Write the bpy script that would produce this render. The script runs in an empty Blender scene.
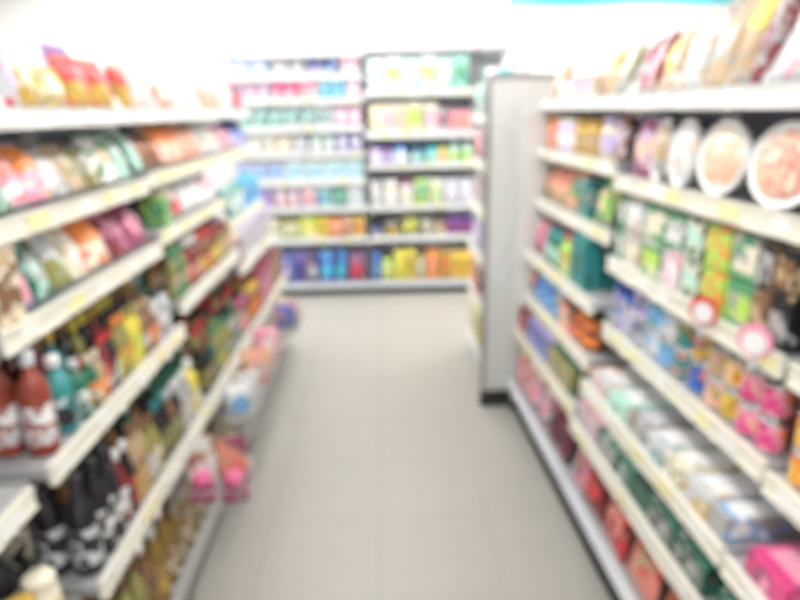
import bpy, bmesh, math, random
from mathutils import Vector, Matrix
random.seed(7)
C = bpy.context.scene.collection
PI = math.pi
# ------------------------------------------------------------------ camera
F = 620.0
CAMZ = 1.5
Yd = Vector((-18, 190, -F)).normalized()          # world +Y seen in camera space (x right, y up, -z forward)
Xd = Vector((1, .02, 0)); Xd = (Xd - Yd * Xd.dot(Yd)).normalized()
Zd = Xd.cross(Yd).normalized()
RW = Matrix((Xd, Yd, Zd))                          # camera -> world rotation (rows are world axes in camera space)
cam_d = bpy.data.cameras.new('camera'); cam = bpy.data.objects.new('camera', cam_d); C.objects.link(cam)
M4 = RW.to_4x4(); M4.translation = Vector((0, 0, CAMZ)); cam.matrix_world = M4
cam_d.sensor_width = 36; cam_d.lens = 36 * F / 800; cam_d.clip_start = .02
cam_d.dof.use_dof = True; cam_d.dof.focus_distance = .25; cam_d.dof.aperture_fstop = 5.7
bpy.context.scene.camera = cam
RC = RW.transposed()
def proj(x, y, z):
    c = RC @ Vector((x, y, z - CAMZ))
    return 400 + F * c.x / -c.z, 300 - F * c.y / -c.z

# ------------------------------------------------------------------ colours and materials
PAL = {
 'red': (.72,.05,.06), 'maroon': (.23,.03,.04), 'dark red': (.30,.055,.035), 'orange': (.9,.28,.06), 'peach': (.92,.58,.40), 'salmon': (.85,.30,.24),
 'pink': (.88,.36,.50), 'magenta': (.72,.07,.25), 'yellow': (.82,.70,.10), 'gold': (.62,.40,.07), 'olive': (.30,.28,.09),
 'lime': (.50,.72,.13), 'green': (.10,.36,.17), 'dark green': (.03,.16,.10), 'mint': (.50,.82,.70), 'teal': (.04,.28,.29),
 'cyan': (.10,.66,.80), 'sky blue': (.22,.48,.82), 'blue': (.06,.17,.62), 'navy': (.035,.06,.27), 'lilac': (.60,.50,.80),
 'purple': (.24,.10,.38), 'white': (.88,.88,.88), 'cream': (.84,.78,.62), 'tan': (.55,.40,.24), 'brown': (.23,.12,.06),
 'grey': (.42,.42,.42), 'black': (.018,.018,.022), 'silver': (.62,.64,.67), 'plum': (.36,.08,.18), 'amber': (.26,.16,.035),
}
MAT = {}
def mat(name, col, rough=.45, metal=0, spec=.5, emit=0, alpha=1, trans=0):
    if name in MAT: return MAT[name]
    m = bpy.data.materials.new(name); m.use_nodes = True; b = m.node_tree.nodes['Principled BSDF']
    b.inputs['Base Color'].default_value = (*col, 1); b.inputs['Roughness'].default_value = rough
    b.inputs['Metallic'].default_value = metal; b.inputs['Specular IOR Level'].default_value = spec
    if trans: b.inputs['Transmission Weight'].default_value = trans
    if emit:
        b.inputs['Emission Color'].default_value = (*col, 1); b.inputs['Emission Strength'].default_value = emit
    n = m.node_tree.nodes.new('ShaderNodeTexNoise'); n.inputs['Scale'].default_value = 60
    bp = m.node_tree.nodes.new('ShaderNodeBump'); bp.inputs['Strength'].default_value = .04
    m.node_tree.links.new(n.outputs['Fac'], bp.inputs['Height']); m.node_tree.links.new(bp.outputs['Normal'], b.inputs['Normal'])
    MAT[name] = m; return m
def plain(c, rough=.4): return mat('plain ' + c + str(rough), PAL[c], rough)
def art(c1, c2, c3, scale=16, cut=.54, rough=.35):
    """printed packaging: areas of three inks laid out by a noise pattern fixed to the pack"""
    key = f'print {c1} {c2} {c3} {scale} {cut}'
    if key in MAT: return MAT[key]
    m = bpy.data.materials.new(key); m.use_nodes = True; nt = m.node_tree; b = nt.nodes['Principled BSDF']
    b.inputs['Roughness'].default_value = rough
    tc = nt.nodes.new('ShaderNodeTexCoord'); n = nt.nodes.new('ShaderNodeTexNoise')
    mp = nt.nodes.new('ShaderNodeMapping'); h = sum(ord(q) for q in key)
    mp.inputs['Location'].default_value = (h % 17, h % 13, h % 7)
    nt.links.new(tc.outputs['Object'], mp.inputs['Vector']); nt.links.new(mp.outputs['Vector'], n.inputs['Vector'])
    n.inputs['Scale'].default_value = scale; n.inputs['Detail'].default_value = 1.5
    r = nt.nodes.new('ShaderNodeValToRGB'); r.color_ramp.interpolation = 'CONSTANT'
    e = r.color_ramp.elements; e[0].position = 0; e[0].color = (*PAL[c1], 1); e[1].position = cut; e[1].color = (*PAL[c2], 1)
    q = e.new(cut + .09); q.color = (*PAL[c3], 1)
    nt.links.new(n.outputs['Fac'], r.inputs['Fac']); nt.links.new(r.outputs['Color'], b.inputs['Base Color'])
    MAT[key] = m; return m

# ------------------------------------------------------------------ mesh helpers
def bx(bm, x0, x1, y0, y1, z0, z1, mtx=None):
    vs = [bm.verts.new((x, y, z)) for x in (x0, x1) for y in (y0, y1) for z in (z0, z1)]
    for f in ((0,1,3,2),(4,6,7,5),(0,4,5,1),(2,3,7,6),(0,2,6,4),(1,5,7,3)): bm.faces.new([vs[i] for i in f])
    if mtx:
        for v in vs: v.co = mtx @ v.co
    return vs
def finish(bm, name, bevel=0, smooth=False, seg=2):
    bmesh.ops.recalc_face_normals(bm, faces=bm.faces[:])
    if bevel: bmesh.ops.bevel(bm, geom=bm.edges[:], offset=bevel, segments=seg, affect='EDGES', profile=.5)
    me = bpy.data.meshes.new(name); bm.to_mesh(me); bm.free()
    if smooth:
        for p in me.polygons: p.use_smooth = True
    return me
def put(name, me, m, parent=None, loc=(0,0,0)):
    o = bpy.data.objects.new(name, me); C.objects.link(o); o.location = loc
    if parent: o.parent = parent
    if not me.materials: me.materials.append(None)
    o.material_slots[0].link = 'OBJECT'; o.material_slots[0].material = m
    return o
def empty(name, loc, rot=(0,0,0)):
    o = bpy.data.objects.new(name, None); o.empty_display_size = .05; C.objects.link(o)
    o.location = loc; o.rotation_euler = rot; return o
def tag(o, label, cat, group=None):
    o['label'] = label; o['category'] = cat
    if group: o['group'] = group
    return o
def boxmesh(name, dims, bevel=.002):
    bm = bmesh.new(); bx(bm, *dims); return finish(bm, name, bevel)
def lathe(name, prof, n=18):
    bm = bmesh.new(); rings = []
    for r, z in prof:
        rings.append([bm.verts.new((r*math.cos(2*PI*i/n), r*math.sin(2*PI*i/n), z)) for i in range(n)])
    for a, b in zip(rings, rings[1:]):
        for i in range(n): bm.faces.new((a[i], a[(i+1) % n], b[(i+1) % n], b[i]))
    bm.faces.new(rings[0][::-1]); bm.faces.new(rings[-1])
    return finish(bm, name, 0, True)
def band(name, r, z0, z1, n=18, r2=None):
    bm = bmesh.new(); r2 = r2 or r
    a = [bm.verts.new((r*math.cos(2*PI*i/n), r*math.sin(2*PI*i/n), z0)) for i in range(n)]
    b = [bm.verts.new((r2*math.cos(2*PI*i/n), r2*math.sin(2*PI*i/n), z1)) for i in range(n)]
    for i in range(n): bm.faces.new((a[i], a[(i+1) % n], b[(i+1) % n], b[i]))
    return finish(bm, name, 0, True)

# ------------------------------------------------------------------ product parts (front faces local -Y, foot at z = 0)
def bag_thick(u, v, d):
    e = max(0, 1 - abs(u)**2.6)**.55
    s = max(0, math.sin(PI * min(1, max(0, (v - .05) / .9))))**.55
    w = 1 + .10*math.sin(5*u + 7*v) + .06*math.sin(11*v - 3*u)
    return .0012 + d/2 * e * s * w
def bag_x(u, v, w): return u * w/2 * (1 - .07*math.sin(PI*v))
def bag_body(w, h, d):
    bm = bmesh.new(); nx, nz = 9, 12; fr, bk = [], []
    for j in range(nz+1):
        v = j/nz; rf, rb = [], []
        for i in range(nx+1):
            u = -1 + 2*i/nx; t = bag_thick(u, v, d); x = bag_x(u, v, w)
            rf.append(bm.verts.new((x, -t, v*h))); rb.append(bm.verts.new((x, t, v*h)))
        fr.append(rf); bk.append(rb)
    for j in range(nz):
        for i in range(nx):
            bm.faces.new((fr[j][i], fr[j][i+1], fr[j+1][i+1], fr[j+1][i])); bm.faces.new((bk[j][i], bk[j+1][i], bk[j+1][i+1], bk[j][i+1]))
        bm.faces.new((fr[j][0], fr[j+1][0], bk[j+1][0], bk[j][0])); bm.faces.new((fr[j][nx], bk[j][nx], bk[j+1][nx], fr[j+1][nx]))
    for i in range(nx):
        bm.faces.new((fr[0][i], bk[0][i], bk[0][i+1], fr[0][i+1])); bm.faces.new((fr[nz][i], fr[nz][i+1], bk[nz][i+1], bk[nz][i]))
    return finish(bm, 'body', 0, True)
def bag_patch(w, h, d, u0, u1, v0, v1, rnd):
    bm = bmesh.new(); nx, nz = 8, 8; g = []
    for j in range(nz+1):
        row = []
        for i in range(nx+1):
            a, b = -1 + 2*i/nx, -1 + 2*j/nz
            if rnd: a, b = a*math.sqrt(1 - b*b/2), b*math.sqrt(1 - a*a/2)
            u = u0 + (u1-u0)*(a+1)/2; v = v0 + (v1-v0)*(b+1)/2
            row.append(bm.verts.new((bag_x(u, v, w), -bag_thick(u, v, d) - .0016, v*h)))
        g.append(row)
    for j in range(nz):
        for i in range(nx): bm.faces.new((g[j][i], g[j][i+1], g[j+1][i+1], g[j+1][i]))
    return finish(bm, 'label', 0, True)
def bag_seal(w, h, v0, v1):
    bm = bmesh.new(); n = 14; P = []
    for j, v in enumerate((v0, v1)):
        for y in (-.0022, .0022):
            P.append([bm.verts.new(((-1 + 2*i/n)*w/2*.99, y, v*h + (.003*(i % 2) if (v in (1.0, 0.0)) else 0))) for i in range(n+1)])
    for i in range(n):
        bm.faces.new((P[0][i], P[0][i+1], P[2][i+1], P[2][i])); bm.faces.new((P[1][i], P[3][i], P[3][i+1], P[1][i+1]))
        bm.faces.new((P[2][i], P[2][i+1], P[3][i+1], P[3][i])); bm.faces.new((P[0][i], P[1][i], P[1][i+1], P[0][i+1]))
    return finish(bm, 'top_seal')
CACHE = {}
def cached(key, fn):
    if key not in CACHE: CACHE[key] = fn()
    return CACHE[key]
def build(kind, w, h, d, c1, c2, c3, root, simple=False):
    """adds the parts of one pack to root; returns nothing. widths in metres"""
    k = (kind, round(w, 2), round(h, 2), round(d, 2)); w, h, d = (max(.03, k[1]), k[2], max(.02, k[3]))
    P = lambda part, fn, m: put(part, cached(k + (part,), fn), m, root)
    if kind in ('bag', 'bagt', 'bagl', 'refill'):
        P('body', lambda: bag_body(w, h, d), art(c1, c3, c2, 26, .55))
        reg = {'bag': (-.66,.66,.24,.76,True), 'bagt': (-.94,.94,.46,.94,False), 'bagl': (-.9,.9,.08,.42,False), 'refill': (-.7,.7,.15,.6,True)}[kind]
        P('label', lambda: bag_patch(w, h, d, *reg), art(c2, c3, c1, 26, .56 if kind == 'bag' else .66))
        if not simple or kind == 'refill': P('top_seal', lambda: bag_seal(w, h, .94, 1.0), plain(c3 if kind != 'refill' else c1))
        if kind == 'refill': P('spout_cap', lambda: capmesh(w*.12, h), plain(c3))
    elif kind == 'bottle':
        r = w/2*.94; sh = h*.62
        P('body', lambda: lathe('body', [(r*.86,0),(r,.008),(r,sh*.5),(r,sh),(r*.93,sh+h*.06),(r*.6,sh+h*.14),(r*.38,sh+h*.2),(r*.36,h*.88)]), mat('glass ' + c1, PAL[c1], .12))
        P('label', lambda: band('label', r*1.012, h*.12, h*.5), art(c2, c1 if c1 != c2 else 'cream', 'cream' if c3 == c2 else c3, 30, .5))
        P('cap', lambda: lathe('cap', [(r*.44,h*.87),(r*.46,h*.88),(r*.46,h*.985),(r*.40,h)]), plain(c3))
    elif kind == 'pump':
        r = w/2*.92
        P('body', lambda: lathe('body', [(r*.9,0),(r,.01),(r*.97,h*.4),(r*.9,h*.66),(r*.55,h*.74),(r*.3,h*.76)]), plain(c1, .25))
        P('label', lambda: band('label', r*1.012, h*.14, h*.5, r2=r*.965), art(c2, c2, c3, 30))
        def pm():
            bm = bmesh.new()
            bmesh.ops.create_cone(bm, cap_ends=True, segments=12, radius1=r*.34, radius2=r*.3, depth=h*.08, matrix=Matrix.Translation((0,0,h*.79)))
            bmesh.ops.create_cone(bm, cap_ends=True, segments=10, radius1=r*.12, radius2=r*.12, depth=h*.12, matrix=Matrix.Translation((0,0,h*.88)))
            bx(bm, -r*.16, r*.16, -r*.85, r*.2, h*.94, h)
            return finish(bm, 'pump_head')
        P('pump_head', pm, plain(c3))
    elif kind == 'jar':
        r = w/2*.96
        P('body', lambda: lathe('body', [(r*.88,0),(r,.006),(r,h*.68),(r*.9,h*.78),(r*.82,h*.8)]), mat('glass ' + c1, PAL[c1], .12))
        P('label', lambda: band('label', r*1.012, h*.16, h*.58), art(c2, c2, c1, 34))
        P('lid', lambda: lathe('lid', [(r*.86,h*.79),(r*.9,h*.8),(r*.9,h*.97),(r*.84,h)]), plain(c3))
    elif kind == 'can':
        r = w/2*.97
        P('body', lambda: lathe('body', [(r*.93,0),(r,.005),(r*.985,.009),(r*.985,h-.009),(r,h-.005),(r*.94,h),(r*.9,h-.003)]), mat('tin', (.7,.7,.72), .25, 1))
        P('label', lambda: band('label', r*.995, .011, h-.011), art(c1, c2, c3, 26, .5))
    elif kind == 'cup':
        r = w/2*.97
        P('body', lambda: lathe('body', [(r*.7,0),(r*.72,.004),(r*.96,h*.93),(r,h*.94),(r,h*.97)]), art(c1, c1, c2, 24, .5))
        P('label', lambda: band('label', r*.79, h*.22, h*.72, r2=r*.925), art(c2, c2, c3, 30))
        P('foil_lid', lambda: lathe('foil_lid', [(r*.99,h*.965),(r*1.0,h*.985),(r*.9,h)]), art(c3, c3, c2, 30))
    elif kind == 'disc':
        def dm():
            bm = bmesh.new(); n = 30; rx, rz = w/2, h/2
            prof = [(.86, 0), (1, -.004), (1, .004), (.93, .012), (.80, d*.8), (.6, d)]
            rings = []
            for s, y in prof:
                rings.append([bm.verts.new((rx*s*math.cos(2*PI*i/n), y - .004, rz + rz*s*math.sin(2*PI*i/n))) for i in range(n)])
            for a, b in zip(rings, rings[1:]):
                for i in range(n): bm.faces.new((a[i], a[(i+1) % n], b[(i+1) % n], b[i]))
            bm.faces.new(rings[0][::-1]); bm.faces.new(rings[-1])
            return finish(bm, 'tray', 0, False)
        P('tray', dm, plain('white'))
        def fm():
            bm = bmesh.new(); n = 30; rx, rz = w/2*.80, h/2*.80
            rings = []
            for s, y in ((1, -.007), (.8, -.014), (.45, -.019)):
                rings.append([bm.verts.new((rx*s*math.cos(2*PI*i/n), y, h/2 + rz*s*math.sin(2*PI*i/n))) for i in range(n)])
            for a, b in zip(rings, rings[1:]):
                for i in range(n): bm.faces.new((a[i], b[i], b[(i+1) % n], a[(i+1) % n]))
            bm.faces.new(rings[-1])
            return finish(bm, 'film_lid', 0, True)
        P('film_lid', fm, art(c1, c2, c3, 22, .53))
    else:                                                # carton / flat pack
        def fl():
            bm = bmesh.new(); bx(bm, -w*.40, w*.40, -d/2-.0012, -d/2+.001, h*.2, h*.78); return finish(bm, 'label')
        P('body', lambda: boxmesh('body', (-w*.485, w*.485, -d/2, d/2, 0, h), .003), art(c1, c3, c2, 20, .56))
        if kind == 'flat':
            def tl():
                bm = bmesh.new(); bx(bm, -w*.36, w*.36, -d*.36, d*.30, h-.001, h+.0012); return finish(bm, 'label')
            P('label', tl, art(c2, c2, c3, 22, .56))
            def wn():
                bm = bmesh.new(); bx(bm, -w*.36, w*.36, d*.33, d*.45, h-.001, h+.0014); return finish(bm, 'title_strip')
            P('title_strip', wn, plain(c3))
        else:
            P('label', fl, art(c2, c3, c1, 26, .54))
            if not simple:
                def flap():
                    bm = bmesh.new(); bx(bm, -w*.47, w*.47, -d*.30, d*.47, h-.001, h+.0018); return finish(bm, 'top_flap')
                P('top_flap', flap, plain(c3))
def capmesh(r, h): return lathe('spout_cap', [(r,h*.95),(r,h*1.03),(r*.8,h*1.05)], 10)

NOUN = {'bag': ('snack_bag','snack bag','bag','label'), 'bagt': ('snack_bag','bag','bag','upper half'), 'bagl': ('snack_bag','bag','bag','lower half'),
 'refill': ('refill_pouch','refill pouch','pouch','label'), 'bottle': ('sauce_bottle','bottle','bottle','label'), 'pump': ('pump_bottle','pump bottle','bottle','label'),
 'jar': ('glass_jar','jar','jar','label'), 'can': ('food_can','can','can','print'), 'cup': ('noodle_cup','cup','cup','label'),
 'disc': ('round_tray_pack','round white-rimmed tray','food pack','film'), 'box': ('carton','carton','carton','label'), 'flat': ('flat_pack','flat pack','food pack','top')}
ORD = ['first','second','third','fourth','fifth','sixth','seventh','eighth','ninth','tenth','eleventh','twelfth']
PRODUCTS = []     # dict(root, look, place, order, row, layer)

# ------------------------------------------------------------------ frames of the two rows of shelving and of the back wall
YAW = math.atan(20/F)
class Frame:
    def __init__(s, side):
        s.side = side
        if side == 'left': s.u = Vector((0,1,0)); s.v = Vector((-1,0,0)); s.rz = PI/2
        elif side == 'right':
            s.u = Vector((-math.sin(YAW), math.cos(YAW), 0)); s.v = Vector((math.cos(YAW), math.sin(YAW), 0)); s.rz = -PI/2 + YAW
        elif side == 'back': s.u = Vector((1,0,0)); s.v = Vector((0,1,0)); s.rz = 0
        elif side == 'island': s.u = Vector((0,1,0)); s.v = Vector((1,0,0)); s.rz = -PI/2
    def p(s, u, v, z=0): return s.u*u + s.v*v + Vector((0,0,z))
    def u_at(s, px, v, z, lo, hi):
        f = lambda u: proj(*s.p(u, v, z))[0] - px
        a, b = lo, hi; fa = f(a); fb = f(b)
        if fa*fb > 0: return a if abs(fa) < abs(fb) else b
        for _ in range(40):
            m = (a+b)/2
            if f(m)*fa > 0: a = m
            else: b = m
        return (a+b)/2
FR = {k: Frame(k) for k in ('left','right','back','island')}

def sgn_mtx(fr):
    """u,v,z -> world"""
    m = Matrix.Identity(4)
    for i in range(3): m[i][0] = fr.u[i]; m[i][1] = fr.v[i]; m[i][2] = (0,0,1)[i]
    return m
STEEL = mat('grey painted shelf steel', (.40,.41,.42), .4)
LIP = mat('shaded base lip', (.46,.46,.44), .4)  # grey partly carries the shadow along the left base strips
CREAM = mat('price rail cream plastic', (.84,.82,.72), .35)
WHITE = mat('white painted steel', (.82,.82,.81), .35)
PALEB = mat('bluish white steel lip', (.74,.78,.84), .35)
BACKP = mat('slate grey back panel', (.25,.26,.30), .6)
DARK = mat('dark kick plate', (.03,.03,.033), .6)
CARDY = mat('yellow price card', (.88,.83,.45), .6)
CARDW = mat('white price card', (.9,.9,.88), .6)
def shelf_unit(side, label, u0, u1, levels, depth_back, top, name='shelf_unit', rail=CREAM, group=None, side_panel=True, backm=None):
    """levels: (z, v_front) from the top down; the last is the base deck"""
    fr = FR[side]; um = (u0+u1)/2; vb = depth_back; base_v = levels[-1][1]
    root = empty(name, fr.p(um, base_v, 0), (0,0,0)); tag(root, label, 'shelving', group)
    org = fr.p(um, base_v, 0); T = Matrix.Translation(-org) @ sgn_mtx(fr)
    def part(nm, boxes, m, parent=None, bev=0):
        bm = bmesh.new()
        for b in boxes: bx(bm, *b, mtx=T)
        return put(nm, finish(bm, nm, bev), m, parent or root)
    g = .003
    part('back_panel', [(u0+g, u1-g, vb, vb+.02, .08, top)], backm or BACKP)
    part('upright', [(u0+g, u0+.022, vb-.035, vb-.001, .02, top)], WHITE)
    part('upright', [(u1-.022, u1-g, vb-.035, vb-.001, .02, top)], WHITE)
    part('kick_plate', [(u0+g, u1-g, base_v+.05, base_v+.07, 0, levels[-1][0]-.05)], DARK)
    for i, (z, v) in enumerate(levels):
        last = i == len(levels)-1
        s = part('shelf_board', [(u0+.004, u1-.004, v+.012, vb-.036, z-.012, z+.012)], STEEL)
        # price rail: a shallow channel, tilted lip
        hh = .028 if not last else (.030 if side != 'right' else .016)
        rl = part('price_rail', [(u0+.006, u1-.006, v, v+.011, z-hh, z+.020), (u0+.006, u1-.006, v-.004, v, z+.014, z+.020), (u0+.006, u1-.006, v-.004, v, z-hh, z-hh+.006)],
                  (LIP if side == 'left' else PALEB) if last else (WHITE if i < 1 else rail), s)
        if not last:
            part('bracket', [(u0+.010, u0+.014, v+.06, vb-.04, z-.055, z-.013)], WHITE, s)
            part('bracket', [(u1-.014, u1-.010, v+.06, vb-.04, z-.055, z-.013)], WHITE, s)
            rr = random.Random(hash((side, i, round(u0*10))) % 1000 if False else int(u0*100)+i*7)
            n = 5 if side != 'back' else 4
            for q in range(n):
                uc = u0 + (u1-u0)*(q + .5 + rr.uniform(-.25,.25))/n; wv = rr.uniform(.025,.045)
                part('price_card', [(uc-wv, uc+wv, v-.0035, v-.0005, z-.018, z+.012)], CARDY if rr.random() < .45 and i else CARDW, s)
    return root

def shelf_items(side, bayname, shelfname, text, z, v, u0, u1, lean=0, rows=1, rowgap=.11, depth=None, cap=.9, simple=False, fill=.94):
    """text lines: px0 px1 kind h w c1 c2 c3 [xN]; placed left-to-right along the rail and clipped to this bay"""
    fr = FR[side]; zs = z + .0135
    for line in text.strip().splitlines():
        tk = [t.replace('_', ' ') for t in line.split()]
        if not tk: continue
        row0 = 0
        if tk[0][0] == '+': row0 = 1; tk[0] = tk[0][1:]
        p0, p1 = float(tk[0]), float(tk[1]); kind = tk[2]; h, w = float(tk[3]), float(tk[4]); c1, c2, c3 = tk[5:8]
        st = int(tk[8][1:]) if len(tk) > 8 else 1
        h = min(h, cap/st); rnd = random.Random(int(p0*3+p1*7)+len(line)); C1, C2, C3 = (t.split('|') for t in tk[5:8])
        a, b = fr.u_at(p0, v+.055, zs, .12, 6), fr.u_at(p1, v+.055, zs, .12, 6)
        if side == 'back': a, b = fr.u_at(p0, v, zs, -4, 4), fr.u_at(p1, v, zs, -4, 4)
        if a > b: a, b = b, a
        a, b = max(a, u0+.024), min(b, u1-.024)
        if b - a < .04: continue
        n = max(1, round((b-a)/w)); ww = (b-a)/n
        rmul = int(tk[9][1:]) if len(tk) > 9 else 0
        pw = min(ww*fill, w*1.2)
        for r in range(row0, rmul or max(rows, row0+1)):
            for i in range(n):
                for s in range(st):
                    uc = a + ww*(i+.5); c1, c2, c3 = rnd.choice(C1), rnd.choice(C2), rnd.choice(C3)
                    x, y = proj(*fr.p(uc, v, zs))
                    if not (-70 < x < 870) or y > 760: continue
                    dd = {'bag': .045, 'bagt': .05, 'bagl': .05, 'refill': .06, 'disc': .035, 'box': min(.08, pw), 'flat': .2}.get(kind, pw)
                    if kind == 'flat': dd = .22
                    th = math.radians(lean) if kind in ('bag','bagt','bagl','disc','refill') else (0 if kind != 'flat' else 0)
                    th += 0
                    vv = v + .016 + dd/2 + r*max(rowgap, dd+.008)
                    if kind == 'disc': vv = v + .03 + r*.1
                    zz = zs + .001 + s*(h+.002) + (dd/2*math.sin(th) if kind != 'disc' else .04*math.sin(th))
                    root = empty(NOUN[kind][0], fr.p(uc, vv, zz), (-th, 0, fr.rz + (random.uniform(-.06,.06) if kind in ('bag','bagt') else 0)))
                    build(kind, pw, h*(1 if kind not in ('bag','bagt') else random.choice((.97,1,1))), dd, c1, c2, c3, root, simple)
                    look = f'{c1} {NOUN[kind][1]} with {c2} {NOUN[kind][3]}' if c1 != c2 else f'{c1} {NOUN[kind][1]}'
                    if kind in ('bottle',): look = f'{c1} bottle with {c2} label and {c3} cap'
                    PRODUCTS.append(dict(o=root, look=look, side=side, bay=bayname, shelf=shelfname, u=uc, r=r, s=s, kind=kind, c=(c1,c2,c3)))

LIGHT = 9.6
CH = 2.6
EXPO = 0.9
def pick(txt, bn):
    """a shelf's text holds the far bay's packs first; the px column jumps back where the near bay's run begins"""
    L = txt.strip().splitlines(); cut = PICK[len(L)]
    return '\n'.join(L[:cut] if bn == 'far' else L[cut:])
PICK = {13: 5, 16: 5, 14: 5, 8: 3}
# ------------------------------------------------------------------ room shell
def struct(name, dims, m):
    o = put(name, boxmesh(name, dims, 0), m); o['kind'] = 'structure'; return o
def floor_mat():
    m = bpy.data.materials.new('vinyl floor tiles'); m.use_nodes = True; nt = m.node_tree; b = nt.nodes['Principled BSDF']
    tc = nt.nodes.new('ShaderNodeTexCoord'); mp = nt.nodes.new('ShaderNodeMapping'); mp.inputs['Location'].default_value = (.05, .03, 0)
    br = nt.nodes.new('ShaderNodeTexBrick'); br.offset = 0; br.inputs['Scale'].default_value = 1
    br.inputs['Brick Width'].default_value = .412; br.inputs['Row Height'].default_value = .412; br.inputs['Mortar Size'].default_value = .004
    br.inputs['Mortar Smooth'].default_value = .3
    br.inputs['Color1'].default_value = (.47,.45,.41,1); br.inputs['Color2'].default_value = (.46,.44,.40,1); br.inputs['Mortar'].default_value = (.40,.385,.345,1)
    n = nt.nodes.new('ShaderNodeTexNoise'); n.inputs['Scale'].default_value = 45; n.inputs['Detail'].default_value = 5
    mx = nt.nodes.new('ShaderNodeMix'); mx.data_type = 'RGBA'; mx.blend_type = 'MULTIPLY'; mx.inputs[0].default_value = .22
    nt.links.new(tc.outputs['Object'], mp.inputs['Vector']); nt.links.new(mp.outputs['Vector'], br.inputs['Vector']); nt.links.new(tc.outputs['Object'], n.inputs['Vector'])
    nt.links.new(br.outputs['Color'], mx.inputs[6]); nt.links.new(n.outputs['Fac'], mx.inputs[7]); nt.links.new(mx.outputs[2], b.inputs['Base Color'])
    b.inputs['Roughness'].default_value = .42
    return m
WALL = mat('white painted wall', (.88,.88,.87), .7)
struct('floor', (-3.2, 3.6, -2.5, 5.7, -.1, 0), floor_mat())
struct('ceiling', (-3.2, 3.6, -2.5, 5.7, CH, CH+.1), WALL)
struct('wall_back', (-3.2, 3.6, 5.6, 5.7, 0, CH), WALL)
struct('wall_left', (-3.3, -3.2, -2.5, 5.7, 0, CH), WALL)
struct('wall_right', (3.6, 3.7, -2.5, 5.7, 0, CH), WALL)
struct('wall_front', (-3.2, 3.6, -2.6, -2.5, 0, CH), WALL)
struct('baseboard_back', (-3.2, 3.6, 5.588, 5.6, 0, .08), mat('grey baseboard', (.3,.3,.3), .5))

# ceiling lights (long fluorescent panels)
EM = mat('fluorescent diffuser', (1.0, .985, .96), .5, emit=LIGHT)
FRM = mat('light frame', (.8,.8,.8), .4)
cols = [(-2.2,'far left'), (-.0,'over the aisle'), (2.2,'far right')]
rowsY = [(-1.4,'behind the camera'), (.2,'above camera'), (2.05,'above the near shelves'), (3.4,'above the shelf ends'), (4.85,'by the back wall')]
for x, cx, y, cy in [(x, cx, y, cy) for x, cx in cols for y, cy in rowsY] + [(-1.1, 'added left of centre', 4.85, 'by the back wall'), (1.1, 'added right of centre', 4.85, 'by the back wall')]:  # the last two panels are unseen extras, added to whiten the back wall
    if 1:
        r = empty('ceiling_light', (x, y, CH)); tag(r, f'long white ceiling light panel {cx}, {cy}', 'ceiling light', 'ceiling light panels')
        bm = bmesh.new()
        for b in ((-.17,.17,-.64,-.61,-.045,-.001), (-.17,.17,.61,.64,-.045,-.001), (-.17,-.145,-.61,.61,-.045,-.001), (.145,.17,-.61,.61,-.045,-.001)): bx(bm, *b)
        put('frame', finish(bm, 'frame'), FRM, r)
        bm = bmesh.new(); bx(bm, -.144, .144, -.609, .609, -.036, -.004); put('diffuser', finish(bm, 'diffuser'), EM, r)

# wall light box with cyan edging, high on the back wall to the right
r = empty('wall_sign', (1.95, 5.595, 1.95)); tag(r, 'long white sign board with cyan top edge, high on the back wall', 'sign')
def rb(nm, dims, m, parent): return put(nm, boxmesh(nm, dims, .004), m, parent)
rb('board', (-.9, .95, -.06, 0, -.2, .33), mat('sign white', (.93,.93,.93), .4), r)
rb('top_edge', (-.9, .95, -.068, -.001, .331, .43), plain('cyan'), r)
rb('side_edge', (-.935, -.901, -.068, -.001, -.05, .43), plain('lilac'), r)

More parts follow.
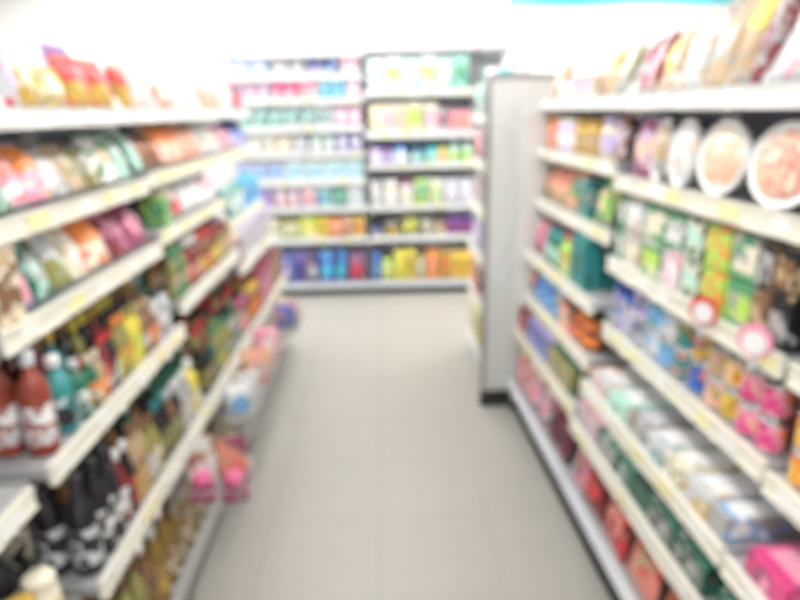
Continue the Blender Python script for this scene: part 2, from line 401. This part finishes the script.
# ------------------------------------------------------------------ left gondola
LB = [('nearest', .15, 1.105), ('near', 1.165, 2.1), ('middle', 2.1, 3.0), ('far', 3.0, 3.95)]
LV = {'nearest': [(1.502,.80),(1.281,.78),(1.07,.76),(.773,.72),(.47,.66),(.13,.635)],
      'near':    [(1.502,.80),(1.281,.78),(1.07,.76),(.773,.72),(.47,.66),(.13,.635)],
      'middle':  [(1.502,.80),(1.295,.78),(1.10,.76),(.85,.72),(.47,.66),(.13,.635)],
      'far':     [(1.502,.80),(1.295,.78),(.97,.76),(.75,.72),(.47,.66),(.13,.635)]}
SN6 = ['top','second','third','fourth','fifth','bottom']
LT = ['''
0 16 bag .15 .13 silver lilac red
16 32 bag .11 .08 gold cream cream
32 64 bag .10 .12 tan cream yellow
64 130 bagt .14 .2 gold red red
+30 62 bag .17 .14 silver pink cream
+84 112 bagt .2 .14 lilac purple white
130 152 bagt .19 .15 silver mint peach
152 170 bag .12 .14 salmon cream cream
170 192 bag .19 .16 silver white cream
192 218 bag .15 .16 tan grey white
218 232 bag .18 .15 silver white silver
232 252 bagl .17 .15 maroon red plum
''','''
-30 8 bag .14 .11 green mint white
8 26 bagt .15 .11 white salmon pink
26 50 bagt .15 .13 pink orange white
50 64 bag .13 .10 white silver grey
64 86 bag .14 .11 tan olive grey
86 100 bag .13 .11 olive cream grey
100 120 bag .16 .12 white tan green
120 140 bag .16 .12 mint white green
140 160 bag .12 .11 brown orange maroon
160 182 bagt .16 .15 peach orange pink
182 200 bag .16 .14 salmon peach tan
200 218 bag .15 .14 white cream grey
218 232 bag .14 .13 plum pink cream
232 248 bagt .17 .14 lilac navy sky_blue
248 270 box .15 .14 lilac white white
''','''
-60 12 box .17 .12 tan brown cream
12 30 bagl .16 .13 lilac pink white
30 50 bag .15 .12 dark_green grey mint
50 68 bagt .17 .12 olive silver mint
68 84 bag .17 .12 cream white tan
84 108 bagt .15 .13 cream orange salmon
108 128 bag .14 .12 maroon plum pink
128 149 bag .15 .13 plum pink maroon
154 164 box .1 .07 green green lime
166 180 bagl .15 .14 cream red maroon
180 198 bag .14 .14 silver white cream
198 224 bag .16 .14 white pink silver
224 238 box .14 .14 teal white mint
238 256 box .15 .14 sky_blue blue cyan
256 272 box .13 .14 lilac silver grey
''','''
34 52 bottle .24 .056 dark_red white silver x1 r5
56 72 bottle .19 .06 teal|dark_green black|teal white|black
72 84 bottle .15 .055 black|dark_green cream|white silver
84 98 bottle .14 .05 dark_green|tan lime|orange cream
98 112 bottle .16 .05 black|maroon white|cream gold|red
112 124 bottle .18 .05 olive gold|yellow orange
124 136 bottle .18 .05 yellow lime|orange olive
136 150 bottle .16 .05 black|brown orange|silver tan
150 164 bottle .17 .05 silver|grey white|salmon black
164 182 bottle .18 .05 dark_green|olive tan|silver green
184 196 bottle .18 .055 maroon|brown salmon white
196 210 bottle .17 .055 brown|maroon red|yellow red
210 224 jar .15 .07 brown|olive yellow|tan maroon
224 236 jar .16 .07 maroon|grey brown|pink cream
236 250 box .18 .1 silver grey lilac
250 266 box .18 .1 grey silver lilac
266 290 box .17 .1 brown tan cream
+56 100 bottle .21 .055 black|teal|maroon red|white|dark_green gold|black|brown x1 r4
+100 150 bottle .2 .055 black|maroon|olive red|yellow|white gold|yellow|brown x1 r4
+150 182 bottle .2 .055 dark_green|black|brown orange|tan|silver silver|teal|gold x1 r3
+184 236 bottle .19 .06 brown|black|maroon tan|olive|cream red|gold|black x1 r3
''','''
-260 60 jar .14 .074 cream gold|cream gold|cream
60 96 bottle .26 .08 black silver|black black x1 r3
96 116 bottle .25 .075 black white black
116 130 bottle .21 .06 black|maroon red|white white
130 142 bottle .23 .055 brown|tan orange|gold brown
142 154 bottle .19 .055 tan|olive cream|silver brown
154 166 bottle .2 .055 dark_green|black olive|green teal
166 176 bottle .19 .055 brown|black olive|cream silver
176 188 bottle .18 .055 silver|grey|olive cream white
188 200 bottle .19 .06 yellow|olive yellow|black white
200 212 bottle .19 .06 black|dark_green olive|tan brown
212 224 bottle .19 .06 olive|dark_green yellow|silver green
224 236 bottle .17 .06 olive|grey silver|brown dark_green
236 246 jar .16 .08 grey|brown pink|gold plum
246 256 jar .16 .08 brown orange gold
256 266 box .18 .1 plum pink maroon
266 300 box .18 .1 brown tan maroon
+-260 60 bottle .21 .075 black black|grey black x1 r4
+96 150 bottle .25 .06 black|brown|black tan|gold|black brown|black|green x1 r4
+150 206 bottle .22 .055 dark_green|black|brown olive|gold|silver black|green|white x1 r4
+206 262 bottle .2 .06 brown|olive|black gold|red|tan olive|black|red x1 r3
''','''
-100 112 bottle .22 .075 amber amber|gold brown x1 r3
112 145 bottle .26 .075 amber|olive amber|brown brown|gold x1 r3
145 172 bottle .25 .075 amber|brown gold|amber brown|white x1 r3
172 200 bottle .25 .075 amber|olive cream|amber orange|brown x1 r3
200 228 bottle .22 .07 amber|tan tan|brown|orange brown x1 r3
232 262 box .2 .12 grey silver brown
262 300 box .2 .12 tan grey cream
''']
for bn, a, b in LB:
    lv = LV[bn]
    shelf_unit('left', f'white shelving bay left of the aisle, {dict(nearest="closest to the camera", near="second from the camera", middle="third from the camera", far="farthest from the camera")[bn]}', a, b, lv, 1.16, 1.53, group='white shelving bays on the left')
    for i, (z, v) in enumerate(lv):
        if bn == 'nearest' and i < 4: continue
        gap = .35 if i == 0 else lv[i-1][0] - z - .05
        shelf_items('left', bn, SN6[i], LT[i], z, v, a, b, lean=(16, 30, 26, 0, 0, 0)[i], rows=1, cap=gap if i else .4, rowgap=.07 if i < 5 else .09)
# ------------------------------------------------------------------ right gondola
RB_ = [('nearest', .17, 1.07), ('near', 1.07, 1.97), ('far', 1.97, 2.87)]
RV = {'near': [(1.515,.80),(1.275,.80),(1.006,.80),(.773,.80),(.565,.74),(.42,.71),(.18,.69)],
      'far':  [(1.515,.80),(1.31,.80),(1.083,.80),(.842,.76),(.632,.76),(.45,.72),(.18,.69)]}
RV['nearest'] = RV['near'][:2] + [(1.0,.81),(.76,.80),(.56,.74),(.42,.71),(.18,.69)]
SN7 = ['top','second','third','fourth','fifth','sixth','bottom']
RT = ['''
543 566 bag .15 .14 orange peach salmon
566 584 box .07 .12 lilac white silver
584 602 box .08 .1 tan lilac cream
602 618 bagt .17 .12 tan gold cream
618 633 bag .17 .12 grey white olive
633 648 bagt .18 .12 silver maroon pink
648 662 bag .18 .11 maroon pink cream
662 680 bag .18 .11 tan yellow white
680 705 bag .20 .12 silver white tan
705 732 bag .22 .12 tan grey tan
732 752 bagt .25 .12 tan yellow grey
752 768 bag .26 .12 maroon plum grey
768 860 bag .27 .16 silver pink grey
''','''
538 562 jar .13 .15 orange salmon orange
562 578 jar .13 .12 lilac white white
578 602 jar .13 .12 gold tan gold
602 620 jar .14 .12 cream lilac lilac
620 638 bag .17 .12 maroon lilac cream
638 656 bag .17 .12 plum peach lilac
656 674 disc .17 .12 tan silver grey
674 702 disc .17 .14 white silver peach
702 752 disc .175 .18 peach cream white
752 860 disc .175 .18 peach salmon cream
''','''
538 552 bag .15 .12 olive orange salmon
552 570 bagt .15 .12 peach salmon olive
570 584 bag .15 .12 peach green orange
584 598 box .14 .1 teal dark_green grey
598 616 bag .16 .12 green peach lime
612 632 box .105 .1 green|cream cream|white peach|tan x2
632 652 box .105 .1 dark_green|silver cream|white tan|mint x2
652 672 box .105 .1 green|lime lime|cream cream|tan x2
672 692 box .105 .1 green|silver silver|white pink|grey x2
692 712 box .105 .1 dark_green|green mint|green cream|grey x2
712 738 box .105 .1 green|lime lime|cream orange|tan x2
738 766 box .105 .1 green|teal cream|lime gold|grey x2
762 860 box .105 .08 black|brown brown|grey tan|black x2
''','''
520 534 bagt .15 .13 salmon orange tan
534 550 bag .14 .13 plum pink salmon
550 566 jar .14 .1 dark_green mint teal
566 576 bottle .16 .08 lime cream red
578 592 box .18 .09 teal dark_green teal
598 618 can .085 .08 white|cream lime|silver silver x2
618 636 can .085 .08 silver|navy lilac|blue white|lilac x2
636 652 can .085 .08 lilac|silver navy|sky_blue silver|grey x2
652 678 can .085 .08 sky_blue|silver silver|teal white|mint x2
678 694 can .085 .08 silver|teal salmon|olive grey x2
694 712 can .085 .08 blue|gold|tan gold|navy salmon|grey x2
712 728 can .08 .08 plum|tan tan|peach pink x2
728 742 can .08 .08 gold|peach yellow orange x2
742 764 can .08 .08 magenta pink yellow x2
764 790 can .08 .08 magenta pink orange x2
790 880 can .08 .08 orange yellow salmon x2
''','''
520 540 bag .12 .13 maroon salmon brown
540 556 jar .11 .12 blue sky_blue sky_blue
556 566 jar .1 .1 teal sky_blue silver
566 580 box .1 .12 salmon peach brown
580 596 jar .1 .1 maroon orange orange
575 600 flat .06 .13 silver mint dark_green
600 618 flat .06 .13 silver white orange|dark_green
618 638 flat .06 .13 mint white green
638 656 flat .06 .13 grey silver brown
656 676 flat .06 .13 silver white teal
676 696 flat .06 .13 cream white olive
696 722 flat .06 .13 silver white gold
722 760 flat .06 .13 grey white sky_blue
760 860 flat .06 .13 magenta pink plum
''','''
515 534 box .1 .12 maroon red brown
534 556 box .1 .12 navy blue lilac
556 580 box .1 .12 olive tan dark_green
565 588 box .08 .12 brown tan cream
588 608 box .08 .12 grey silver pink
608 630 box .08 .12 black|dark_green grey grey
630 660 box .08 .12 grey|dark_green dark_green silver|black
660 760 box .08 .12 grey|dark_green grey black
''','''
495 518 bag .19 .14 pink magenta cream
518 534 bag .18 .13 salmon plum white
534 552 bag .18 .13 silver pink plum
552 570 bag .18 .14 maroon black plum
570 588 bag .18 .14 pink plum tan
588 606 bag .19 .14 maroon red brown
606 630 bag .2 .15 red salmon maroon
630 660 bag .2 .15 salmon tan red
660 760 bag .2 .15 red orange maroon
''']
for bn, a, b in RB_:
    lv = RV[bn]
    shelf_unit('right', f'white shelving bay right of the aisle, {dict(nearest="closest to the camera", near="holding the green cartons", far="next to the tall white end panel")[bn]}', a, b, lv, 1.18, 1.535, group='white shelving bays on the right')
    for i, (z, v) in enumerate(lv):
        if bn == 'nearest' and i < 2: continue
        gap = .4 if i == 0 else lv[i-1][0] - z - .045
        txt = RT[i]
        # the far bay ends at the last line before the second run of packs
        shelf_items('right', bn, SN7[i], txt if i not in (2,3,4,5) else pick(txt, bn), z, v, a, b, lean=(22, 7, 14, 14, 10, 0, 12)[i], rows=(1,1,1,1,1,1,1)[i] + (1 if i == 3 else 0), cap=gap, rowgap=.09)
T_ = empty('end_panel', tuple(FR['right'].p(2.874, .92, 0)), (0, 0, YAW)); tag(T_, 'low white end panel of the right shelving, behind the tall grey panel', 'panel')
put('panel', boxmesh('panel', (-.2, .26, 0, .010, .05, 1.5), .003), WHITE, T_); put('foot', boxmesh('foot', (-.2, .26, 0, .010, 0, .049), 0), DARK, T_)
# round paper talkers clipped on the third right rail
fr = FR['right']
for px, lab, c in ((706, 'round red and white paper talker clipped on the right third shelf rail', 'red'), (757, 'round pink and white paper talker clipped on the right third shelf rail', 'pink')):
    u = fr.u_at(px, .79, 1.01, .5, 2.5); r = empty('shelf_talker', fr.p(u, .787, .985), (0, 0, fr.rz + .5)); tag(r, lab, 'sign')
    def disc(nm, rad, y, zc, m):
        bm = bmesh.new(); bmesh.ops.create_cone(bm, cap_ends=True, segments=28, radius1=rad, radius2=rad, depth=.002, matrix=Matrix.Translation((0, y, zc)) @ Matrix.Rotation(PI/2, 4, 'X'))
        put(nm, finish(bm, nm), m, r)
    disc('card', .036, -.010, .055, plain(c)); disc('printed_face', .025, -.0125, .05, plain('white'))
    bm = bmesh.new(); bx(bm, -.006, .006, -.0098, -.0075, -.01, .03); put('clip', finish(bm, 'clip'), plain('silver'), r)

# ------------------------------------------------------------------ island unit beyond the right gondola: tall panel faces the camera
IX, IY0, IY1 = .50, 2.95, 3.85
lv = [(1.45,.53),(1.2,.53),(.95,.53),(.68,.53),(.4,.53),(.1,.53)]
shelf_unit('island', 'tall shelving unit standing behind the grey-white end panel', IY0+.04, IY1, lv, .80, 1.6, group=None)
r = empty('end_panel', (.655, IY0, 0)); tag(r, 'tall grey-white panel on a black foot facing the aisle', 'panel')
put('panel', boxmesh('panel', (-.155, .21, 0, .028, .085, 1.62), .004), mat('grey white laminate', (.73,.755,.745), .35), r)
put('edge_trim', boxmesh('edge_trim', (-.178, -.156, -.004, .032, .085, 1.645), .003), mat('dull aluminium trim', (.34,.34,.34), .4), r)
put('top_trim', boxmesh('top_trim', (-.155, .21, -.004, .032, 1.621, 1.645), .003), MAT['dull aluminium trim'], r)
put('foot', boxmesh('foot', (-.178, .21, -.008, .034, 0, .083), 0), DARK, r)
IT = ['''
470 484 bag .16 .13 mint teal white
''','''
470 484 bag .17 .13 pink salmon white
''','''
470 484 bag .17 .13 white silver pink
''','''
470 484 bag .17 .13 lilac white silver
''','''
470 484 box .17 .13 maroon orange white
''','''
470 476 box .2 .13 navy lilac white
476 484 box .2 .13 yellow olive white
''']
for i, (z, v) in enumerate(lv):
    shelf_items('island', 'panel', SN6[i], IT[i], z, v, IY0+.04, IY1, lean=0, cap=.2, simple=False)
o = boxmesh('box', (-.07,.07,-.05,.05,0,.1), .004)
r = empty('carton', (.60, 3.02, 1.601), (0,0,.2)); tag(r, 'mint and white carton lying on top of the tall unit behind the panel', 'carton')
put('body', boxmesh('body', (-.09,.09,-.02,.1,.002,.075), .004), plain('white'), r); put('label', boxmesh('label', (-.07,.0,-.022,-.019,.015,.065), 0), plain('cyan'), r)

# ------------------------------------------------------------------ back wall shelving; upper packs kept pastel, partly to carry the haze
BB = [('left', -1.22, -.14), ('right', -.14, .77), ('hidden', .77, 1.03)]
BVL = [(1.93,5.14),(1.76,5.14),(1.58,5.13),(1.37,5.12),(1.17,5.12),(.95,5.11),(.735,5.1),(.48,5.08),(.10,5.05)]
BVR = [(1.97,5.14),(1.63,5.13),(1.31,5.12),(1.07,5.11),(.735,5.1),(.48,5.08),(.10,5.05)]
BTL = ['', '''
232 268 box .12 .12 sky_blue silver lilac
268 290 bagt .13 .12 white grey lilac
290 305 bagt .13 .12 white grey silver
305 322 bagt .13 .12 white navy lilac
322 338 bagt .13 .12 silver navy sky_blue
338 366 bagt .13 .12 white pink pink
''','''
232 272 box .12 .12 lilac silver plum
272 300 bagt .13 .12 white magenta pink
300 318 bagt .13 .12 white pink salmon
318 345 bag .13 .12 cyan sky_blue white
345 366 bag .13 .12 lilac white pink
''','''
236 285 bag .14 .12 mint silver teal
285 318 bag .14 .12 silver mint teal
318 335 bag .14 .12 white teal grey
335 366 bag .14 .12 pink white lilac
''','''
236 275 bag .14 .12 white cream grey
275 292 bag .13 .12 cream white peach
292 310 bag .13 .12 white silver navy
310 335 bag .13 .12 mint white silver
335 366 bag .13 .12 lilac white blue
''','''
236 285 box .15 .12 silver sky_blue lilac
285 325 box .15 .14 white sky_blue mint
325 366 box .15 .14 mint sky_blue white
''','''
255 275 bag .15 .12 lilac purple blue
275 300 bag .15 .12 salmon white lilac
300 318 bag .15 .12 lilac salmon white
318 332 bag .15 .12 mint teal sky_blue
332 348 bag .15 .12 teal green mint
348 366 bag .15 .12 white lilac mint
''','''
262 282 box .16 .12 cream olive white
282 300 box .16 .12 olive cream lime
300 318 box .17 .12 lime yellow cream
318 328 box .17 .12 yellow gold gold
328 342 bag .16 .12 orange peach salmon
342 354 bag .16 .12 peach salmon brown
354 366 bag .16 .12 yellow orange magenta
''','''
262 282 refill .26 .13 lilac navy salmon
282 294 refill .26 .13 navy lilac blue
294 306 refill .27 .13 blue navy plum
306 320 refill .26 .13 navy silver maroon
320 334 refill .26 .13 blue cyan sky_blue
334 348 refill .27 .13 navy cyan blue
348 366 refill .25 .13 navy red salmon
''']
BTR = ['', '''
366 385 bag .25 .16 white mint mint
385 404 bag .26 .16 white lime mint
404 420 bag .25 .16 mint white white
420 438 bag .26 .16 white lime mint
438 452 bag .25 .16 mint white white
452 470 bag .26 .16 mint green teal
''','''
370 382 box .22 .1 cream white yellow
382 394 box .22 .1 cream pink white
394 406 box .22 .1 cream peach pink
406 424 box .23 .1 cream lime lime
424 438 box .22 .1 cream pink white
438 448 box .17 .1 silver plum grey
448 472 box .16 .14 pink salmon salmon
''','''
366 382 pump .17 .12 lilac white purple
382 392 pump .17 .1 purple lilac navy
392 410 pump .17 .12 sky_blue white blue
410 426 pump .16 .12 navy mint cyan
426 438 pump .16 .12 cyan mint teal
438 448 pump .16 .12 yellow peach teal
448 474 pump .17 .12 mint lime white
''','''
368 382 bag .2 .12 silver white grey
382 400 jar .2 .14 cream white white
400 414 jar .2 .13 white cream plum
414 430 bag .22 .12 lime green mint
430 444 bag .21 .12 cream lime mint
444 474 bag .2 .12 silver white lilac
''','''
366 384 box .09 .12 navy grey black
384 400 jar .11 .12 olive gold grey
400 420 bag .15 .12 olive lime yellow
420 434 bag .13 .12 grey cream olive
434 446 box .12 .1 brown tan cream
446 474 box .15 .12 purple plum navy
''','''
366 382 refill .25 .13 blue sky_blue navy
382 394 bag .2 .12 lime cream yellow
394 406 bag .27 .12 yellow yellow lime
406 416 bag .28 .12 yellow gold olive
416 426 bag .2 .12 tan silver lime
426 440 bag .26 .12 orange salmon gold
440 452 bag .26 .12 gold orange brown
452 474 bag .24 .12 yellow gold orange
''']
SNB = ['top','second','third','fourth','fifth','sixth','seventh','eighth','bottom']
for bn, a, b in BB:
    lv = BVL if bn == 'left' else BVR
    shelf_unit('back', {'left': 'white back-wall shelving bay on the left, blue pouches at its foot', 'right': 'white back-wall shelving bay with yellow bags on its bottom shelf', 'hidden': 'white back-wall shelving bay mostly hidden behind the tall panel'}[bn], a, b, lv, 5.5, 1.96, rail=mat('pale grey rail', (.84,.86,.87), .4), group='white shelving bays along the back wall', backm=mat('pale back panel', (.42,.44,.47), .6))
    if bn == 'hidden':
        shelf_items('back', bn, 'top', '476 498 bagt .16 .14 mint teal white\n498 515 bag .17 .14 white cyan mint\n515 545 bag .17 .14 white mint silver', 1.63, 5.13, a, b, cap=.3)
        continue
    for i, (z, v) in enumerate(lv):
        txt = (BTL if bn == 'left' else BTR)[i]
        if not txt: continue
        names = SNB if bn == 'left' else ['top','second','third','fourth','fifth','sixth','bottom']
        gap = lv[i-1][0] - z - .04
        shelf_items('back', bn, names[i], txt, z, v, a, b, lean=3, cap=gap, simple=True, fill=.93)

# ------------------------------------------------------------------ wire baskets hooked on the fifth left rail, with packs in them
def wire_basket(u0, u1, label, ztop=.50, zbot=.36, w=.12):
    vf = .655; r = empty('wire_basket', (-(vf - w/2), (u0+u1)/2, zbot)); tag(r, label, 'basket', 'wire baskets hooked on the left shelving')
    L = (u1-u0)/2; H = ztop - zbot; W = w/2; t = .0022; m = mat('chromed wire', (.6,.6,.62), .3, .8)
    bm = bmesh.new()
    for z in (H, 0):
        bx(bm, -W, W, -L, -L+2*t, z, z+2*t); bx(bm, -W, W, L-2*t, L, z, z+2*t); bx(bm, -W, -W+2*t, -L, L, z, z+2*t); bx(bm, W-2*t, W, -L, L, z, z+2*t)
    put('rim_wire', finish(bm, 'rim_wire'), m, r)
    bm = bmesh.new(); n = max(3, int((u1-u0)/.035))
    for i in range(n+1):
        y = -L + t + (2*L-2*t)*i/n
        bx(bm, W-2*t, W, y-t/2, y+t/2, 0, H); bx(bm, -W, -W+2*t, y-t/2, y+t/2, 0, H); bx(bm, -W, W, y-t/2, y+t/2, 0, t)
    for i in range(1, 4): bx(bm, -W+2*W*i/4-t/2, -W+2*W*i/4+t/2, -L, L, 0, t)
    for i in range(1, 4):
        x = -W + 2*W*i/4
        for s in (-L, L-t): bx(bm, x-t/2, x+t/2, s, s+t, 0, H)
    put('wire_mesh', finish(bm, 'wire_mesh'), m, r)
    bm = bmesh.new()
    for s in (-L*.7, L*.7): bx(bm, -W-.012, -W, s-.006, s+.006, H-.02, H+.006); 
    put('hook', finish(bm, 'hook'), m, r)
    return r
wire_basket(1.58, 1.76, 'small wire basket holding the two glossy pink packs, left of the aisle', .44, .37, .21)
wire_basket(2.06, 2.82, 'long wire basket with white, peach and pink packs, left of the aisle', .44, .36, .15)
wire_basket(3.22, 3.46, 'small wire basket with the blue bag, far left of the aisle', .42, .32, .15)
def loose(kind, x, y, z, w, h, d, c, rot, label, cat):
    r = empty(NOUN[kind][0], (x, y, z), rot); build(kind, w, h, d, *c, r); tag(r, label, cat, 'packs standing in the wire baskets'); return r
BZ = .367
for y, c, h, lab in ((2.16, ('white','sky blue','silver'), .16, 'white and pale blue bag at the near end of the long wire basket'),
                     (2.31, ('silver','white','tan'), .14, 'silver and white bag second from the near end of the long wire basket'),
                     (2.47, ('peach','white','red'), .17, 'peach and white bag with red seal in the long wire basket'),
                     (2.61, ('cream','peach','salmon'), .13, 'cream bag with peach centre and salmon seal in the long wire basket'),
                     (2.74, ('pink','white','pink'), .18, 'pink bag with white centre at the far end of the long wire basket')):
    loose('bag', -.572, y, BZ, .115, h, .05, c, (0,0,.45), lab, 'bag')
loose('bag', -.572, 3.34, .327, .13, .15, .06, ('blue','blue','salmon'), (0,0,.3), 'blue bag with salmon top seal in the far small wire basket', 'bag')
PK = mat('glossy pink ball', (.90,.20,.42), .12)
for (x, lab, c) in ((-.575, 'pack with glossy pink ball and white card, nearer the shelves', 'white'), (-.478, 'pack with glossy pink ball and salmon card, nearer the aisle', 'salmon')):
    r = empty('toy_candy_pack', (x, 1.655, .3765), (0,0,.2)); tag(r, lab, 'candy pack', 'packs standing in the wire baskets')
    put('back_card', boxmesh('back_card', (-.042,.042,.030,.034,0,.19), .001), art(c, 'tan', 'plum', 20), r)
    put('ball', lathe('ball', [(.028*math.sin(PI*i/12)+.0005, .066 - .028*math.cos(PI*i/12)) for i in range(13)], 20), PK, r)
    put('tray', boxmesh('tray', (-.038,.038,-.034,.029,0,.036), .006), plain('plum'), r)

# small white cards hanging from the fifth left rail
for k, (u, lab) in enumerate(((1.36, 'small white paper tag hanging from the left fifth shelf rail, nearer one'), (1.5, 'small white paper tag hanging from the left fifth shelf rail, farther one'))):
    r = put('paper_tag', boxmesh('paper_tag', (-.001,.001,-.014,.014,-.028,.0), 0), CARDW, None, (-.6545, u, .446)); tag(r, lab, 'tag', 'paper tags on the left rail')
# ------------------------------------------------------------------ labels: each singles out its pack
BAYW = {('left','nearest'): 'left closest bay', ('left','near'): 'left second bay', ('left','middle'): 'left third bay', ('left','far'): 'left far bay',
        ('right','nearest'): 'right closest bay', ('right','near'): 'right middle bay', ('right','far'): 'right far bay',
        ('back','left'): 'back wall left bay', ('back','right'): 'back wall right bay', ('back','hidden'): 'back wall, over panel', ('island','panel'): 'unit behind panel'}
groups = {}
for p in PRODUCTS: groups.setdefault((p['look'], p['side'], p['bay'], p['shelf']), []).append(p)
def qual(n, i, side):
    e0, e1 = ('left','right') if side == 'back' else ('near','far')
    if n == 1: return ''
    if n == 2: return ('left one','right one')[i] if side == 'back' else ('nearer one','farther one')[i]
    if n == 3: return (f'{e0} end', 'middle one', f'{e1} end')[i]
    if i == 0: return f'{e0} end'
    if i == n-1: return f'{e1} end'
    return f'{ORD[i]} from {e0}' if i < len(ORD) else f'{i+1}th from {e0}'
seen = {}
for (look, side, bay, shelf), ps in groups.items():
    us = sorted(set(round(p['u'], 4) for p in ps)); nr = max(p['r'] for p in ps); mr = min(p['r'] for p in ps); ns = max(p['s'] for p in ps)
    for p in ps:
        q = qual(len(us), us.index(round(p['u'], 4)), side)
        if nr > mr: q = (q + ' ' if q else '') + (('front', 'second row', 'third row', 'fourth row', 'fifth row')[p['r']])
        elif p['r']: q = (q + ' ' if q else '') + ('second row', 'third row', 'fourth row', 'fifth row')[p['r']-1]
        if ns: q = (q + ' ' if q else '') + ('upper' if p['s'] else 'lower')
        w = f"{look}, {shelf} shelf, {BAYW[(side, bay)]}" + (f', {q}' if q else '')
        if len(w.split()) > 16: w = w.replace(' and ', ', ').replace(' shelf,', ' shelf')
        if len(w.split()) > 16: w = w.replace('with ', '')
        if len(w.split()) > 16: w = w.replace(' and ', ' ').replace(' label', '')
        if len(w.split()) > 16: w = w.replace(' row', '').replace(' from ', ', ')
        if w in seen: print('DUP LABEL', w)
        if len(w.split()) > 16: print('LONG', w)
        seen[w] = 1
        o = p['o']; o['label'] = w; o['category'] = NOUN[p['kind']][2]
        if len(ps) > 1 : o['group'] = f"{p['c'][0]} {NOUN[p['kind']][1]}s with {p['c'][1]} on the {shelf} shelf, {BAYW[(side, bay)]}"
        else: o['group'] = f"{NOUN[p['kind']][1]}s on the {shelf} shelf, {BAYW[(side, bay)]}"
for p in PRODUCTS: p['o']['group'] = p['o']['group'].replace('pouchs', 'pouches')
print('products', len(PRODUCTS), 'objects', len(bpy.data.objects))
# ------------------------------------------------------------------ light and view
w = bpy.data.worlds.new('world'); bpy.context.scene.world = w; w.use_nodes = True
w.node_tree.nodes['Background'].inputs['Color'].default_value = (1,1,1,1); w.node_tree.nodes['Background'].inputs['Strength'].default_value = .15
sc = bpy.context.scene
sc.view_settings.view_transform = 'Standard'; sc.view_settings.look = 'None'; sc.view_settings.gamma = 1
sc.view_settings.exposure = EXPO; sc.view_settings.use_curve_mapping = False
